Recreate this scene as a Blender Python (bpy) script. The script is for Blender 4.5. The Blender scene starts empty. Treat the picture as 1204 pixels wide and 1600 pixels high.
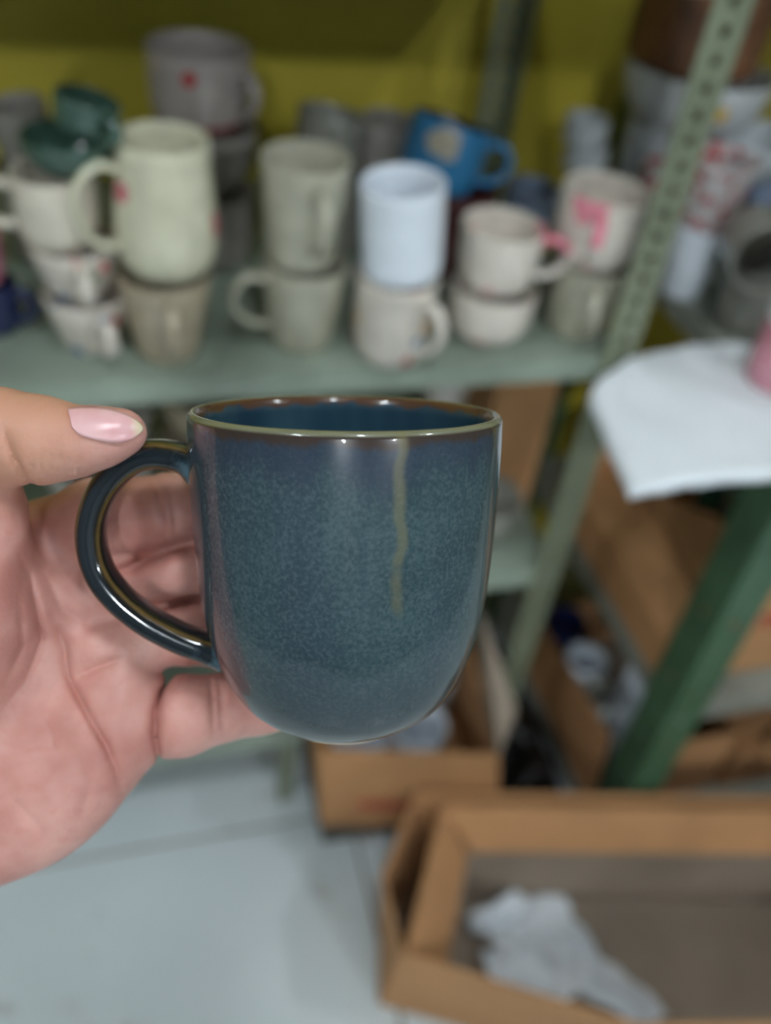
import bpy, bmesh, math, random
import numpy as np
from mathutils import Vector, Matrix, noise

random.seed(7)
scene = bpy.context.scene
COL = scene.collection

# ------------------------------------------------------------------ camera
FPX = 1450.0                       # focal length in pixels of the 1204x1600 frame
CAM = np.array([0.0, 0.0, 1.4])
PITCH, ROLL, YAW = (math.radians(a) for a in (41.6, 8.65, 20.4))
_F = np.array([math.sin(YAW)*math.cos(PITCH), math.cos(YAW)*math.cos(PITCH), -math.sin(PITCH)])
_R0 = np.array([math.cos(YAW), -math.sin(YAW), 0.0])
_U0 = np.cross(_R0, _F)
_R = _R0*math.cos(ROLL) + _U0*math.sin(ROLL)
_U = -_R0*math.sin(ROLL) + _U0*math.cos(ROLL)

def ray(x, y): return _R*(x-602)/FPX - _U*(y-800)/FPX + _F
def on_z(x, y, z): d = ray(x, y); return CAM + d*(z-CAM[2])/d[2]
def on_y(x, y, Y): d = ray(x, y); return CAM + d*Y/d[1]
def on_x(x, y, X): d = ray(x, y); return CAM + d*X/d[0]
def depth_of(P): return float((np.asarray(P)-CAM) @ _F)

cd = bpy.data.cameras.new('camera')
cam = bpy.data.objects.new('camera', cd)
COL.objects.link(cam)
M = Matrix.Identity(4)
for i in range(3):
    M[i][0], M[i][1], M[i][2], M[i][3] = _R[i], _U[i], -_F[i], CAM[i]
cam.matrix_world = M
cd.sensor_fit = 'VERTICAL'; cd.sensor_height = 24.0; cd.sensor_width = 24.0
cd.lens = FPX/1600*24.0
cd.clip_start = 0.02
cd.dof.use_dof = True
cd.dof.focus_distance = 0.243
cd.dof.aperture_fstop = cd.lens/6.0          # 6 mm wide opening
scene.camera = cam

# ------------------------------------------------------------------ world, exposure
w = bpy.data.worlds.new('world'); scene.world = w
w.use_nodes = True
w.node_tree.nodes['Background'].inputs[0].default_value = (0.75, 0.85, 1.0, 1)
w.node_tree.nodes['Background'].inputs[1].default_value = 0.05
vs = scene.view_settings
vs.view_transform = 'Standard'; vs.look = 'None'; vs.gamma = 1.0
vs.use_curve_mapping = False
vs.exposure = 0.28
LAMP_SPOTS = [(-1.1, -0.15, 85.0), (0.1, -0.15, 85.0), (1.5, -0.15, 85.0), (-0.8, -2.6, 400.0), (1.2, -2.6, 400.0)]   # x, y, strength

# ------------------------------------------------------------------ helpers
def tag(o, label, cat, group=None, kind=None):
    o['label'] = label; o['category'] = cat
    if group: o['group'] = group
    if kind: o['kind'] = kind
    return o

def obj(name, verts, faces, mat, parent=None, smooth=False):
    me = bpy.data.meshes.new(name)
    me.from_pydata([tuple(map(float, v)) for v in verts], [], faces)
    if smooth: me.polygons.foreach_set('use_smooth', [True]*len(me.polygons))
    me.update()
    if mat: me.materials.append(mat)
    o = bpy.data.objects.new(name, me); COL.objects.link(o)
    if parent: o.parent = parent
    return o

def mesh_obj(name, me, parent=None):
    o = bpy.data.objects.new(name, me); COL.objects.link(o)
    if parent: o.parent = parent
    return o

def empty(name, loc=(0, 0, 0), rotz=0.0):
    o = bpy.data.objects.new(name, None); COL.objects.link(o)
    o.location = Vector([float(c) for c in loc]); o.rotation_euler = (0, 0, rotz); o.empty_display_size = 0.02
    return o

def structure(o): o['kind'] = 'structure'; return o

def box_vf(x0, x1, y0, y1, z0, z1, base=0):
    v = [(x0,y0,z0),(x1,y0,z0),(x1,y1,z0),(x0,y1,z0),(x0,y0,z1),(x1,y0,z1),(x1,y1,z1),(x0,y1,z1)]
    f = [(0,3,2,1),(4,5,6,7),(0,1,5,4),(1,2,6,5),(2,3,7,6),(3,0,4,7)]
    return v, [tuple(i+base for i in q) for q in f]

def box(name, x0, x1, y0, y1, z0, z1, mat, parent=None, bevel=0.0):
    v, f = box_vf(x0, x1, y0, y1, z0, z1)
    o = obj(name, v, f, mat, parent)
    if bevel:
        m = o.modifiers.new('bevel', 'BEVEL'); m.width = bevel; m.segments = 2
    return o

def boxes(name, lst, mat, parent=None):
    V, Fc = [], []
    for b in lst:
        v, f = box_vf(*b, base=len(V)); V += v; Fc += f
    return obj(name, V, Fc, mat, parent)

def panel(name, pts, th, mat, parent=None, n=None, bevel=0.0012):
    """a sheet of board: polygon extruded by th along its normal"""
    P = [Vector([float(c) for c in p]) for p in pts]
    if n is None:
        n = Vector((0, 0, 0))
        for i in range(len(P)):
            a, b = P[i], P[(i+1) % len(P)]
            n += a.cross(b)
        n.normalize()
    else: n = Vector(n).normalized()
    k = len(P)
    V = [p + n*th*0.5 for p in P] + [p - n*th*0.5 for p in P]
    Fc = [tuple(range(k)), tuple(reversed(range(k, 2*k)))]
    Fc += [(i, k+i, k+(i+1) % k, (i+1) % k) for i in range(k)]
    o = obj(name, V, Fc, mat, parent)
    return o

# ------------------------------------------------------------------ materials
def srgb(r, g, b):
    def c(u):
        u /= 255.0
        return u/12.92 if u <= 0.04045 else ((u+0.055)/1.055)**2.4
    return (c(r), c(g), c(b), 1.0)

class NT:
    def __init__(s, name):
        s.m = bpy.data.materials.new(name); s.m.use_nodes = True
        s.t = s.m.node_tree; s.p = s.t.nodes['Principled BSDF']
        s.tc = s.t.nodes.new('ShaderNodeTexCoord')
    def n(s, typ, **kw):
        o = s.t.nodes.new(typ)
        for k, v in kw.items(): setattr(o, k, v)
        return o
    def l(s, a, b): s.t.links.new(a, b)
    def noise(s, scale, detail=3, vec=None, rough=0.55):
        o = s.n('ShaderNodeTexNoise'); o.inputs['Scale'].default_value = scale
        o.inputs['Detail'].default_value = detail; o.inputs['Roughness'].default_value = rough
        s.l(vec or s.tc.outputs['Object'], o.inputs['Vector']); return o.outputs['Fac']
    def ramp(s, fac, stops):
        o = s.n('ShaderNodeValToRGB'); e = o.color_ramp.elements
        while len(e) < len(stops): e.new(0.5)
        for q, (pos, c) in zip(e, stops):
            q.position = pos; q.color = c if len(c) == 4 else (*c, 1)
        s.l(fac, o.inputs[0]); return o.outputs['Color']
    def mix(s, fac, a, b, mode='MIX'):
        o = s.n('ShaderNodeMix', data_type='RGBA', blend_type=mode)
        for sock, val in ((o.inputs[0], fac), (o.inputs[6], a), (o.inputs[7], b)):
            if hasattr(val, 'is_linked'): s.l(val, sock)
            else: sock.default_value = val
        return o.outputs[2]
    def math(s, op, a, b=None, clamp=False):
        o = s.n('ShaderNodeMath', operation=op); o.use_clamp = clamp
        for sock, val in ((o.inputs[0], a), (o.inputs[1], b)):
            if val is None: continue
            if hasattr(val, 'is_linked'): s.l(val, sock)
            else: sock.default_value = val
        return o.outputs[0]
    def mapping(s, scale=(1, 1, 1), loc=(0, 0, 0), rot=(0, 0, 0)):
        o = s.n('ShaderNodeMapping'); o.inputs['Scale'].default_value = scale
        o.inputs['Location'].default_value = loc; o.inputs['Rotation'].default_value = rot
        s.l(s.tc.outputs['Object'], o.inputs['Vector']); return o.outputs['Vector']
    def sep(s, vec=None):
        o = s.n('ShaderNodeSeparateXYZ'); s.l(vec or s.tc.outputs['Object'], o.inputs[0]); return o.outputs
    def smooth(s, val, a, b):
        o = s.n('ShaderNodeMapRange', interpolation_type='SMOOTHSTEP')
        s.l(val, o.inputs['Value']); o.inputs['From Min'].default_value = a; o.inputs['From Max'].default_value = b
        return o.outputs['Result']
    def color(s, c):
        if hasattr(c, 'is_linked'): s.l(c, s.p.inputs['Base Color'])
        else: s.p.inputs['Base Color'].default_value = c
    def set(s, **kw):
        for k, v in kw.items():
            k = k.replace('_', ' ')
            s.p.inputs[k].default_value = v
    def bump(s, h, strength=0.2, dist=0.001):
        o = s.n('ShaderNodeBump'); o.inputs['Strength'].default_value = strength
        o.inputs['Distance'].default_value = dist
        s.l(h, o.inputs['Height']); s.l(o.outputs['Normal'], s.p.inputs['Normal'])

def plain(name, c, rough=0.5, var=0.12, scale=8, metal=0.0, bump=0.0, bscale=60, coat=0.0):
    m = NT(name)
    nz = m.noise(scale, 4)
    dark = tuple(x*(1-2*var) for x in c[:3]) + (1,)
    lite = tuple(min(1, x*(1+var)) for x in c[:3]) + (1,)
    m.color(m.ramp(nz, [(0.3, dark), (0.7, lite)]))
    m.set(Roughness=rough, Metallic=metal)
    if coat: m.p.inputs['Coat Weight'].default_value = coat; m.p.inputs['Coat Roughness'].default_value = 0.06
    if bump: m.bump(m.noise(bscale, 5), bump, 0.002)
    return m.m

def ceramic(name, c, spots=(), dots=None, speck=0.1, rough=0.16, inner=None, band=None):
    """glazed ware: base colour, painted spots (centre, radius, colour), scattered painted dots (scale, colours, cover)"""
    m = NT(name)
    nz = m.noise(35, 4)
    dk = tuple(x*(1-2*speck) for x in c[:3]) + (1,)
    col = m.ramp(nz, [(0.35, dk), (0.65, c)])
    if dots:
        scale, cols, thr = dots
        vo = m.n('ShaderNodeTexVoronoi'); vo.inputs['Scale'].default_value = scale
        m.l(m.tc.outputs['Object'], vo.inputs['Vector'])
        f = m.math('LESS_THAN', vo.outputs['Distance'], thr)
        sp = m.n('ShaderNodeSeparateColor'); m.l(vo.outputs['Color'], sp.inputs[0])
        st = [(i/len(cols), q) for i, q in enumerate(cols)]
        o = m.n('ShaderNodeValToRGB'); o.color_ramp.interpolation = 'CONSTANT'
        e = o.color_ramp.elements
        while len(e) < len(st): e.new(0.5)
        for q, (pos, cc) in zip(e, st): q.position = pos; q.color = cc
        m.l(sp.outputs[0], o.inputs[0])
        keep = m.math('MULTIPLY', f, m.math('GREATER_THAN', sp.outputs[1], 0.35))
        col = m.mix(keep, col, o.outputs['Color'])
    for ctr, rad, sc in spots:
        vm = m.n('ShaderNodeVectorMath', operation='DISTANCE')
        m.l(m.tc.outputs['Object'], vm.inputs[0]); vm.inputs[1].default_value = ctr
        d = m.math('ADD', vm.outputs['Value'], m.math('MULTIPLY', m.noise(55, 2), rad*1.1))
        col = m.mix(m.smooth(d, rad*1.55, rad*1.35), col, sc)
    if band:
        z0, z1, bc = band
        z = m.sep()[2]
        f = m.math('MULTIPLY', m.math('GREATER_THAN', z, z0), m.math('LESS_THAN', z, z1))
        col = m.mix(f, col, bc)
    m.color(col); m.set(Roughness=rough)
    m.p.inputs['Coat Weight'].default_value = 0.4; m.p.inputs['Coat Roughness'].default_value = 0.08
    return m.m

def cardboard(name, c, red=None):
    m = NT(name)
    fl = m.noise(1, 3, m.mapping((3, 3, 160)))
    nz = m.noise(7, 5)
    col = m.ramp(nz, [(0.3, tuple(x*0.8 for x in c[:3])), (0.75, tuple(x*1.12 for x in c[:3]))])
    col = m.mix(m.math('MULTIPLY', fl, 0.25), col, tuple(x*0.7 for x in c[:3])+(1,))
    if red:
        (x0, x1), (z0, z1) = red
        s = m.sep()
        f = m.math('MULTIPLY', m.math('MULTIPLY', m.smooth(s[0], x0, x0+0.01), m.smooth(s[0], x1, x1-0.01)),
                   m.math('MULTIPLY', m.smooth(s[2], z0, z0+0.006), m.smooth(s[2], z1, z1-0.006)))
        wv = m.math('GREATER_THAN', m.noise(1, 1, m.mapping((95, 1, 30))), 0.43)
        col = m.mix(m.math('MULTIPLY', f, wv), col, srgb(165, 62, 48))
    m.color(col); m.set(Roughness=0.85); m.bump(fl, 0.15, 0.001)
    return m.m

MAT = {}
MAT['rack'] = plain('rack_green_paint', srgb(126, 132, 108), 0.45, 0.14, 9, bump=0.1)
MAT['rack_dark'] = plain('rack_deep_green_paint', srgb(72, 104, 76), 0.42, 0.16, 9, bump=0.1)
MAT['shelf_grey'] = plain('shelf_grey_enamel', srgb(140, 142, 132), 0.45, 0.2, 5, bump=0.08)
MAT['shelf'] = plain('shelf_green_enamel', srgb(150, 162, 146), 0.4, 0.22, 5, bump=0.08)
MAT['bolt'] = plain('zinc_bolt', srgb(150, 152, 150), 0.4, 0.1, 30, metal=0.8)
MAT['card'] = cardboard('brown_cardboard', srgb(190, 140, 94))
MAT['card_red'] = cardboard('brown_cardboard_red_print', srgb(186, 136, 90), red=((-0.09, 0.10), (0.055, 0.085)))
MAT['card_grey'] = cardboard('grey_brown_cardboard', srgb(150, 134, 118))
MAT['paper'] = plain('white_tissue', srgb(225, 230, 234), 0.8, 0.03, 12)
MAT['foam'] = plain('white_foam_sheet', srgb(238, 242, 246), 0.7, 0.02, 12)

# ------------------------------------------------------------------ room shell
X0, X1, Y0, Y1, H = -2.4, 3.0, -3.4, 1.27, 2.75
grout = plain('floor_grout', srgb(122, 108, 90), 0.9, 0.2, 20)
mt = NT('glazed_floor_tile')
big = mt.noise(2.2, 4); fine = mt.noise(14, 6)
tc_ = mt.ramp(big, [(0.3, srgb(196, 204, 206)), (0.7, srgb(214, 221, 222))])
stain = mt.math('MULTIPLY', mt.smooth(fine, 0.55, 0.70), mt.smooth(mt.noise(3.1, 3), 0.46, 0.60))
tc_ = mt.mix(stain, tc_, srgb(140, 116, 92))
mt.color(tc_); mt.set(Roughness=0.33); mt.bump(mt.noise(5, 3), 0.03, 0.002)
MAT['tile'] = mt.m
floor = structure(box('floor', X0, X1, Y0, Y1, -0.06, -0.004, grout))
TS = 0.6
tv, tf = box_vf(0.003, TS-0.003, 0.003, TS-0.003, -0.008, 0.0)
tile_me = bpy.data.meshes.new('tile'); tile_me.from_pydata(tv, [], tf); tile_me.materials.append(MAT['tile'])
xs = [-0.30 + TS*i for i in range(-4, 6)]; ys = [0.765 + TS*j for j in range(-7, 1)]
for x in xs:
    for y in ys:
        if x < X0 or x+TS > X1 or y < Y0 or y+TS > Y1+0.1: continue
        t = mesh_obj('tile', tile_me, floor); t.location = (x, y, 0)
wall_y = plain('yellow_wall_paint', srgb(206, 186, 62), 0.55, 0.12, 3, bump=0.12, bscale=25)
wall_w = plain('grey_wall_paint', srgb(128, 131, 132), 0.7, 0.05, 2)
structure(box('wall_back', X0, X1, Y1, Y1+0.1, -0.06, H, wall_y))
structure(box('wall_left', X0-0.1, X0, Y0, Y1+0.1, -0.06, H, wall_w))
structure(box('wall_right', X1, X1+0.1, Y0, Y1+0.1, -0.06, H, wall_w))
structure(box('wall_front', X0-0.1, X1+0.1, Y0-0.1, Y0, -0.06, H, wall_w))
structure(box('ceiling', X0-0.1, X1+0.1, Y0-0.1, Y1+0.1, H, H+0.1, wall_w))

# ceiling lamps: the light of the room
lamp_body = plain('lamp_white_steel', srgb(225, 226, 226), 0.5, 0.03)
def diffuser_mat(power):
    em = NT('lamp_diffuser'); em.set(Roughness=0.6)
    em.p.inputs['Emission Color'].default_value = (0.86, 0.95, 1.0, 1)
    em.p.inputs['Emission Strength'].default_value = power
    return em.m
LAMP_WORDS = ['near the racks on the left', 'near the racks in the middle', 'near the racks on the right', 'behind the viewer on the left', 'behind the viewer on the right']
for (lx, ly, lp), wd in zip(LAMP_SPOTS, LAMP_WORDS):
    r = empty('ceiling_lamp', (lx, ly, H), math.pi/2)
    tag(r, 'short white batten ceiling lamp with diffuser, ' + wd, 'lamp', 'ceiling lamps')
    box('lamp_body', -0.175, 0.175, -0.05, 0.05, -0.045, 0.0, lamp_body, r)
    box('diffuser', -0.165, 0.165, -0.04, 0.04, -0.085, -0.0452, diffuser_mat(lp), r)
    box('end_cap', -0.18, -0.166, -0.045, 0.045, -0.088, -0.0452, lamp_body, r)
    box('end_cap', 0.166, 0.18, -0.045, 0.045, -0.088, -0.0452, lamp_body, r)

# ------------------------------------------------------------------ slotted-angle racks
def flange_mesh(width, length, pitch, hole, th):
    """steel strip in x (0..width), z (0..length), y thickness, with a row of round holes"""
    n = int(length/pitch); V, Fc = [], []
    hw = width/2
    for k in range(n):
        zc = (k+0.5)*pitch; b = len(V)
        outer = [(0, -pitch/2), (hw, -pitch/2), (width, -pitch/2), (width, 0), (width, pitch/2), (hw, pitch/2), (0, pitch/2), (0, 0)]
        ang = [math.radians(225+45*i) for i in range(8)]
        inner = [(hw+hole*math.cos(a), hole*1.15*math.sin(a)) for a in ang]
        for yy in (0, th):
            V += [(x, yy, zc+z) for x, z in outer]
            V += [(x, yy, zc+z) for x, z in inner]
        for i in range(8):
            j = (i+1) % 8
            Fc.append((b+i, b+j, b+8+j, b+8+i))
            Fc.append((b+16+j, b+16+i, b+24+i, b+24+j))
            Fc.append((b+8+i, b+8+j, b+24+j, b+24+i))
        for i, j in ((2, 3), (3, 4), (6, 7), (7, 0)):
            Fc.append((b+j, b+i, b+16+i, b+16+j))
    return V, Fc

def angle_post(sx, sy, length, mat, wd=0.038, pitch=0.0235):
    """L-section: corner edge at the origin, one flange along sx*x, the other along sy*y"""
    V, Fc = flange_mesh(wd, length, pitch, 0.0056, 0.0022)
    A = [(sx*x, sy*y, z) for x, y, z in V]
    B = [(sx*y, sy*(x+0.0023), z) for x, y, z in V]
    me = bpy.data.meshes.new('post')
    me.from_pydata(A+B, [], Fc+[tuple(i+len(A) for i in f) for f in Fc])
    me.materials.append(mat); me.update()
    return me

def rack(label, xa, xb, ya, yb, levels, height, pmat, smat, wd=0.038, pitch=0.0235):
    r = empty('storage_rack', ((xa+xb)/2, ya, 0))
    tag(r, label, 'rack')
    ox, oy = (xa+xb)/2, ya
    for (x, sx) in ((xa, 1), (xb, -1)):
        for (y, sy) in ((ya, 1), (yb, -1)):
            p = mesh_obj('post', angle_post(sx, sy, height, pmat, wd, pitch), r)
            p.location = (x-ox, y-oy, 0)
    g = 0.0035
    for z in levels:
        a, b, c, d = xa+g-ox, xb-g-ox, ya+g-oy, yb-g-oy
        lip = 0.026
        s = boxes('shelf', [(a, b, c, d, z-0.0015, z), (a, b, c, c+0.0015, z-lip, z-0.0015), (a, b, d-0.0015, d, z-lip, z-0.0015),
                            (a, a+0.0015, c+0.0015, d-0.0015, z-lip, z-0.0015), (b-0.0015, b, c+0.0015, d-0.0015, z-lip, z-0.0015),
                            (a, b, c+0.0015, c+0.012, z-lip, z-lip+0.0015)], smat, r)
        for x, sx in ((xa, 1), (xb, -1)):
            for y, sg in ((ya, -1), (yb, 1)):
                V, Fc = [], []
                for q, (rad, dy) in enumerate(((0.0055, -0.0004), (0.0055, 0.004), (0.0035, 0.0052))):
                    for i in range(6):
                        an = math.pi/3*i
                        V.append((x-ox+sx*0.019+rad*math.cos(an), y-oy+sg*dy, z-0.013+rad*math.sin(an)))
                for q in range(2):
                    for i in range(6):
                        Fc.append((q*6+i, q*6+(i+1) % 6, q*6+6+(i+1) % 6, q*6+6+i))
                Fc.append(tuple(range(12, 18))); Fc.append(tuple(reversed(range(6))))
                obj('bolt', V, Fc, MAT['bolt'], r)
    return r

LS = 0.88          # height of the shelf full of mugs
RS = 0.868         # the same shelf of the rack on the right
LX1, LY = 0.54, 0.756
RX, RY = 0.672, 0.60
rack('long pale green slotted-angle rack behind the held mug, its shelf packed with mugs', -0.62, LX1, LY, LY+0.47, (0.548, LS, 1.262), 1.95, MAT['rack'], MAT['shelf'])
rack('deep green slotted-angle rack on the right with cartons and a white foam sheet', RX, RX+0.95, RY, RY+0.56, (0.055, 0.405, RS, 1.33), 1.95, MAT['rack_dark'], MAT['shelf_grey'], 0.056, 0.13)

# low green stand under the long rack, seen below the fingers
st = empty('low_stand', (-0.2, 0.80, 0))
tag(st, 'low grey green steel stand on the tiles under the long rack', 'stand')
boxes('stand_top', [(-0.38, 0.42, 0, 0.36, 0.212, 0.216), (-0.38, 0.42, 0, 0.003, 0.17, 0.212), (-0.38, 0.42, 0.357, 0.36, 0.17, 0.212)], MAT['shelf'], st)
for lx in (-0.37, 0.39):
    for ly in (0.004, 0.335):
        boxes('leg', [(lx, lx+0.022, ly, ly+0.003, 0, 0.2118), (lx, lx+0.003, ly+0.003, ly+0.022, 0, 0.2118)], MAT['rack'], st)

# ------------------------------------------------------------------ mugs
def lathe(profile, seg=40):
    V, Fc = [], []
    for r, z in profile:
        for i in range(seg):
            a = 2*math.pi*i/seg
            V.append((r*math.cos(a), r*math.sin(a), z))
    n = len(profile)
    for k in range(n-1):
        for i in range(seg):
            j = (i+1) % seg
            Fc.append((k*seg+i, k*seg+j, (k+1)*seg+j, (k+1)*seg+i))
    c0 = len(V); V.append((0, 0, profile[0][1])); V.append((0, 0, profile[-1][1]))
    for i in range(seg):
        j = (i+1) % seg
        Fc.append((c0, j, i)); Fc.append((c0+1, (n-1)*seg+i, (n-1)*seg+j))
    return V, Fc

SHAPES = {   # (t, share of the way from the base radius to the rim radius, bulge)
    'taper': [(0, 0), (.06, .10), (.2, .28), (.4, .52), (.6, .74), (.8, .90), (1, 1)],
    'round': [(0, 0), (.05, .30), (.12, .55), (.25, .80), (.45, .96), (.7, 1.02), (1, 1)],
    'bowl': [(0, 0), (.06, .12), (.2, .42), (.4, .70), (.65, .90), (1, 1)],
    'straight': [(0, 0), (.03, .55), (.08, .90), (.15, 1.0), (.5, 1.0), (1, 1)],
    'belly': [(0, 0), (.04, .6), (.10, 1.15), (.22, 1.55), (.38, 1.62), (.6, 1.38), (.8, 1.12), (1, 1)],
}
def outer_r(shape, rt, rb, t):
    S = SHAPES[shape]
    for (a, u), (b, v) in zip(S, S[1:]):
        if t <= b + 1e-9:
            q = (t-a)/(b-a); return rb + (rt-rb)*(u+(v-u)*q)
    return rt

def mug_profile(shape, rt, rb, h, wall=0.0038):
    ts = sorted(set([t for t, _ in SHAPES[shape]] + [0.03, 0.1, 0.16, 0.3, 0.5, 0.9]))
    pr = [(rb*0.80, 0.0015), (rb*0.86, 0.0), (rb*0.96, 0.0)]
    pr += [(outer_r(shape, rt, rb, t), 0.001+t*(h-0.001)) for t in ts if t > 0]
    pr += [(rt-wall*0.25, h+0.0012), (rt-wall*0.75, h+0.0012), (rt-wall, h)]
    pr += [(max(0.004, outer_r(shape, rt, rb, t)-wall), 0.001+t*(h-0.001)) for t in reversed(ts) if 0.1 <= t < 1]
    last = pr[-1]
    pr += [(last[0]*0.8, last[1]-0.002), (last[0]*0.4, 0.0055)]
    return pr

def tube(path, ra, rb_, seg=12, normal=Vector((0, 1, 0)), caps=True, power=1.0):
    """oval section swept along a path lying across the given normal"""
    V, Fc = [], []; n = len(path)
    for k, p in enumerate(path):
        t = (path[min(k+1, n-1)] - path[max(k-1, 0)]).normalized()
        u = normal.cross(t).normalized()
        A = ra[k] if isinstance(ra, (list, tuple)) else ra
        B = rb_[k] if isinstance(rb_, (list, tuple)) else rb_
        for i in range(seg):
            a = 2*math.pi*i/seg
            c, s = math.cos(a), math.sin(a)
            c = math.copysign(abs(c)**power, c); s = math.copysign(abs(s)**power, s)
            V.append(p + u*A*c + normal*B*s)
    for k in range(n-1):
        for i in range(seg):
            j = (i+1) % seg
            Fc.append((k*seg+i, k*seg+j, (k+1)*seg+j, (k+1)*seg+i))
    if caps:
        Fc.append(tuple(reversed(range(seg)))); Fc.append(tuple((n-1)*seg+i for i in range(seg)))
    return V, Fc

def spline(pts, m):
    P = [Vector([float(c) for c in p]) for p in pts]; P = [P[0]*2-P[1]] + P + [P[-1]*2-P[-2]]
    out = []
    for i in range(1, len(P)-2):
        for k in range(m):
            t = k/m
            a, b, c, d = P[i-1], P[i], P[i+1], P[i+2]
            out.append(0.5*((2*b)+(c-a)*t+(2*a-5*b+4*c-d)*t*t+(3*b-a-3*c+d)*t**3))
    out.append(P[-2]); return out

def mug(name, label, loc, rt, rb, h, shape, mat, handle=None, group=None, tilt=(0, 0), hmat=None, hs=1.0, cat='mug', inmat=None):
    """a cup standing on loc; handle = direction in degrees (0 = right along the rack, -90 = towards the aisle)"""
    r = empty(name, loc); tag(r, label, cat, group)
    V, Fc = lathe(mug_profile(shape, rt, rb, h))
    b = obj('body', V, Fc, mat, r, True)
    if inmat:
        b.data.materials.append(inmat)
        nouter = len([1 for t in sorted(set([t for t, _ in SHAPES[shape]] + [0.03, 0.1, 0.16, 0.3, 0.5, 0.9])) if t > 0]) + 3
        for p in b.data.polygons:
            if max(p.vertices)//40 > nouter+1: p.material_index = 1
    if handle is not None:
        za, zb = 0.82*h, 0.26*h
        ro = hs*0.030
        xa = outer_r(shape, rt, rb, 0.82)-0.002; xb = outer_r(shape, rt, rb, 0.26)-0.002
        pts = [(xa, 0, za), (xa+ro*.55, 0, za+0.004), (max(xa, xb)+ro*0.95, 0, za-0.25*(za-zb)), (max(xa, xb)+ro*0.85, 0, zb+0.33*(za-zb)), (xb+ro*.5, 0, zb+0.06*(za-zb)), (xb, 0, zb)]
        pth = spline(pts, 5)
        V, Fc = tube(pth, 0.0042, 0.0062, 10)
        hd = obj('handle', V, Fc, hmat or mat, r, True)
        hd.rotation_euler = (0, 0, math.radians(handle))
    r.rotation_euler = (math.radians(tilt[0]), math.radians(tilt[1]), 0)
    return r

CM = {}
CM['greige'] = ceramic('greige_glaze', srgb(176, 172, 152))
CM['taupe'] = ceramic('taupe_glaze', srgb(172, 158, 134))
CM['cream'] = ceramic('cream_glaze', srgb(214, 210, 182), spots=(((0.047, -0.02, 0.055), 0.013, srgb(205, 110, 120)), ((-0.038, -0.02, 0.085), 0.010, srgb(205, 110, 120))))
DOTC = [srgb(200, 80, 80), srgb(200, 160, 80), srgb(70, 110, 160), srgb(90, 130, 100), srgb(190, 110, 90)]
CM['dots'] = ceramic('cream_glaze_painted_dots', srgb(218, 208, 194), dots=(48, DOTC, 0.30))
CM['bluepatch'] = ceramic('cream_glaze_blue_patch', srgb(216, 206, 188), spots=(((0.012, -0.05, 0.035), 0.012, srgb(50, 110, 160)), ((0.006, -0.05, 0.056), 0.006, srgb(120, 130, 130))))
CM['green'] = ceramic('dark_green_glaze', srgb(62, 88, 76), rough=0.08)
CM['mauve'] = ceramic('mauve_grey_glaze', srgb(176, 164, 158), spots=(((-0.016, -0.052, 0.058), 0.0075, srgb(176, 50, 60)),), band=(0.004, 0.012, srgb(150, 80, 82)))
CM['mauve2'] = ceramic('grey_mauve_glaze', srgb(172, 164, 156))
CM['grey'] = ceramic('grey_stone_glaze', srgb(150, 148, 138))
CM['navy'] = ceramic('navy_glaze', srgb(36, 44, 84), rough=0.08)
CM['pink'] = ceramic('pink_glaze', srgb(206, 132, 150))
CM['blue'] = ceramic('sky_blue_glaze', srgb(58, 138, 190), spots=(((-0.022, -0.040, 0.052), 0.020, srgb(186, 176, 156)),), rough=0.1)
CM['darkin'] = ceramic('dark_brown_glaze', srgb(40, 36, 34))
CM['maroon'] = ceramic('maroon_glaze', srgb(84, 44, 46))
CM['white'] = ceramic('white_glaze', srgb(226, 232, 240), speck=0.03)
CM['offwhite'] = ceramic('off_white_glaze', srgb(196, 200, 202), speck=0.04)
CM['bowlwhite'] = ceramic('white_glaze_yellow_spot', srgb(208, 210, 210), spots=(((-0.012, -0.086, 0.035), 0.010, srgb(222, 180, 60)),), speck=0.04)
CM['floral'] = ceramic('ivory_glaze_small_flowers', srgb(224, 214, 200), dots=(42, [srgb(206, 150, 90), srgb(190, 90, 100), srgb(90, 130, 170), srgb(206, 170, 110)], 0.26))
CM['rose'] = ceramic('ivory_glaze_rose_sprigs', srgb(222, 212, 198), dots=(30, [srgb(212, 150, 150), srgb(224, 190, 180), srgb(216, 168, 160)], 0.24))
def rose_at(name, deg, r, z):
    a = math.radians(deg)
    return ceramic(name, srgb(222, 212, 198), dots=(30, [srgb(212, 150, 150), srgb(224, 190, 180), srgb(216, 168, 160)], 0.24),
                   spots=(((r*math.cos(a), r*math.sin(a), z), 0.022, srgb(222, 138, 150)),))
CM['rose_e'] = rose_at('ivory_glaze_pink_wash_right', -18, 0.046, 0.060)
CM['rose_f'] = rose_at('ivory_glaze_pink_wash_front', -134, 0.048, 0.072)
CM['rosehandle'] = ceramic('pink_brushed_handle', srgb(224, 214, 202), band=(0.046, 0.3, srgb(222, 126, 142)))
CM['redprint'] = ceramic('white_glaze_red_print', srgb(214, 204, 202), dots=(75, [srgb(180, 62, 66), srgb(196, 88, 90)], 0.48))
CM['teal'] = ceramic('teal_glaze', srgb(62, 118, 108))
CM['slate'] = ceramic('slate_blue_glaze', srgb(132, 146, 170))
CM['brown'] = ceramic('brown_wood_glaze', srgb(120, 76, 44), rough=0.4, speck=0.2)
CM['pinktop'] = ceramic('pink_dipped_cup_glaze', srgb(216, 148, 162), band=(0.075, 0.3, srgb(226, 220, 218)), dots=(60, [srgb(196, 70, 84), srgb(206, 120, 130)], 0.2))

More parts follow.
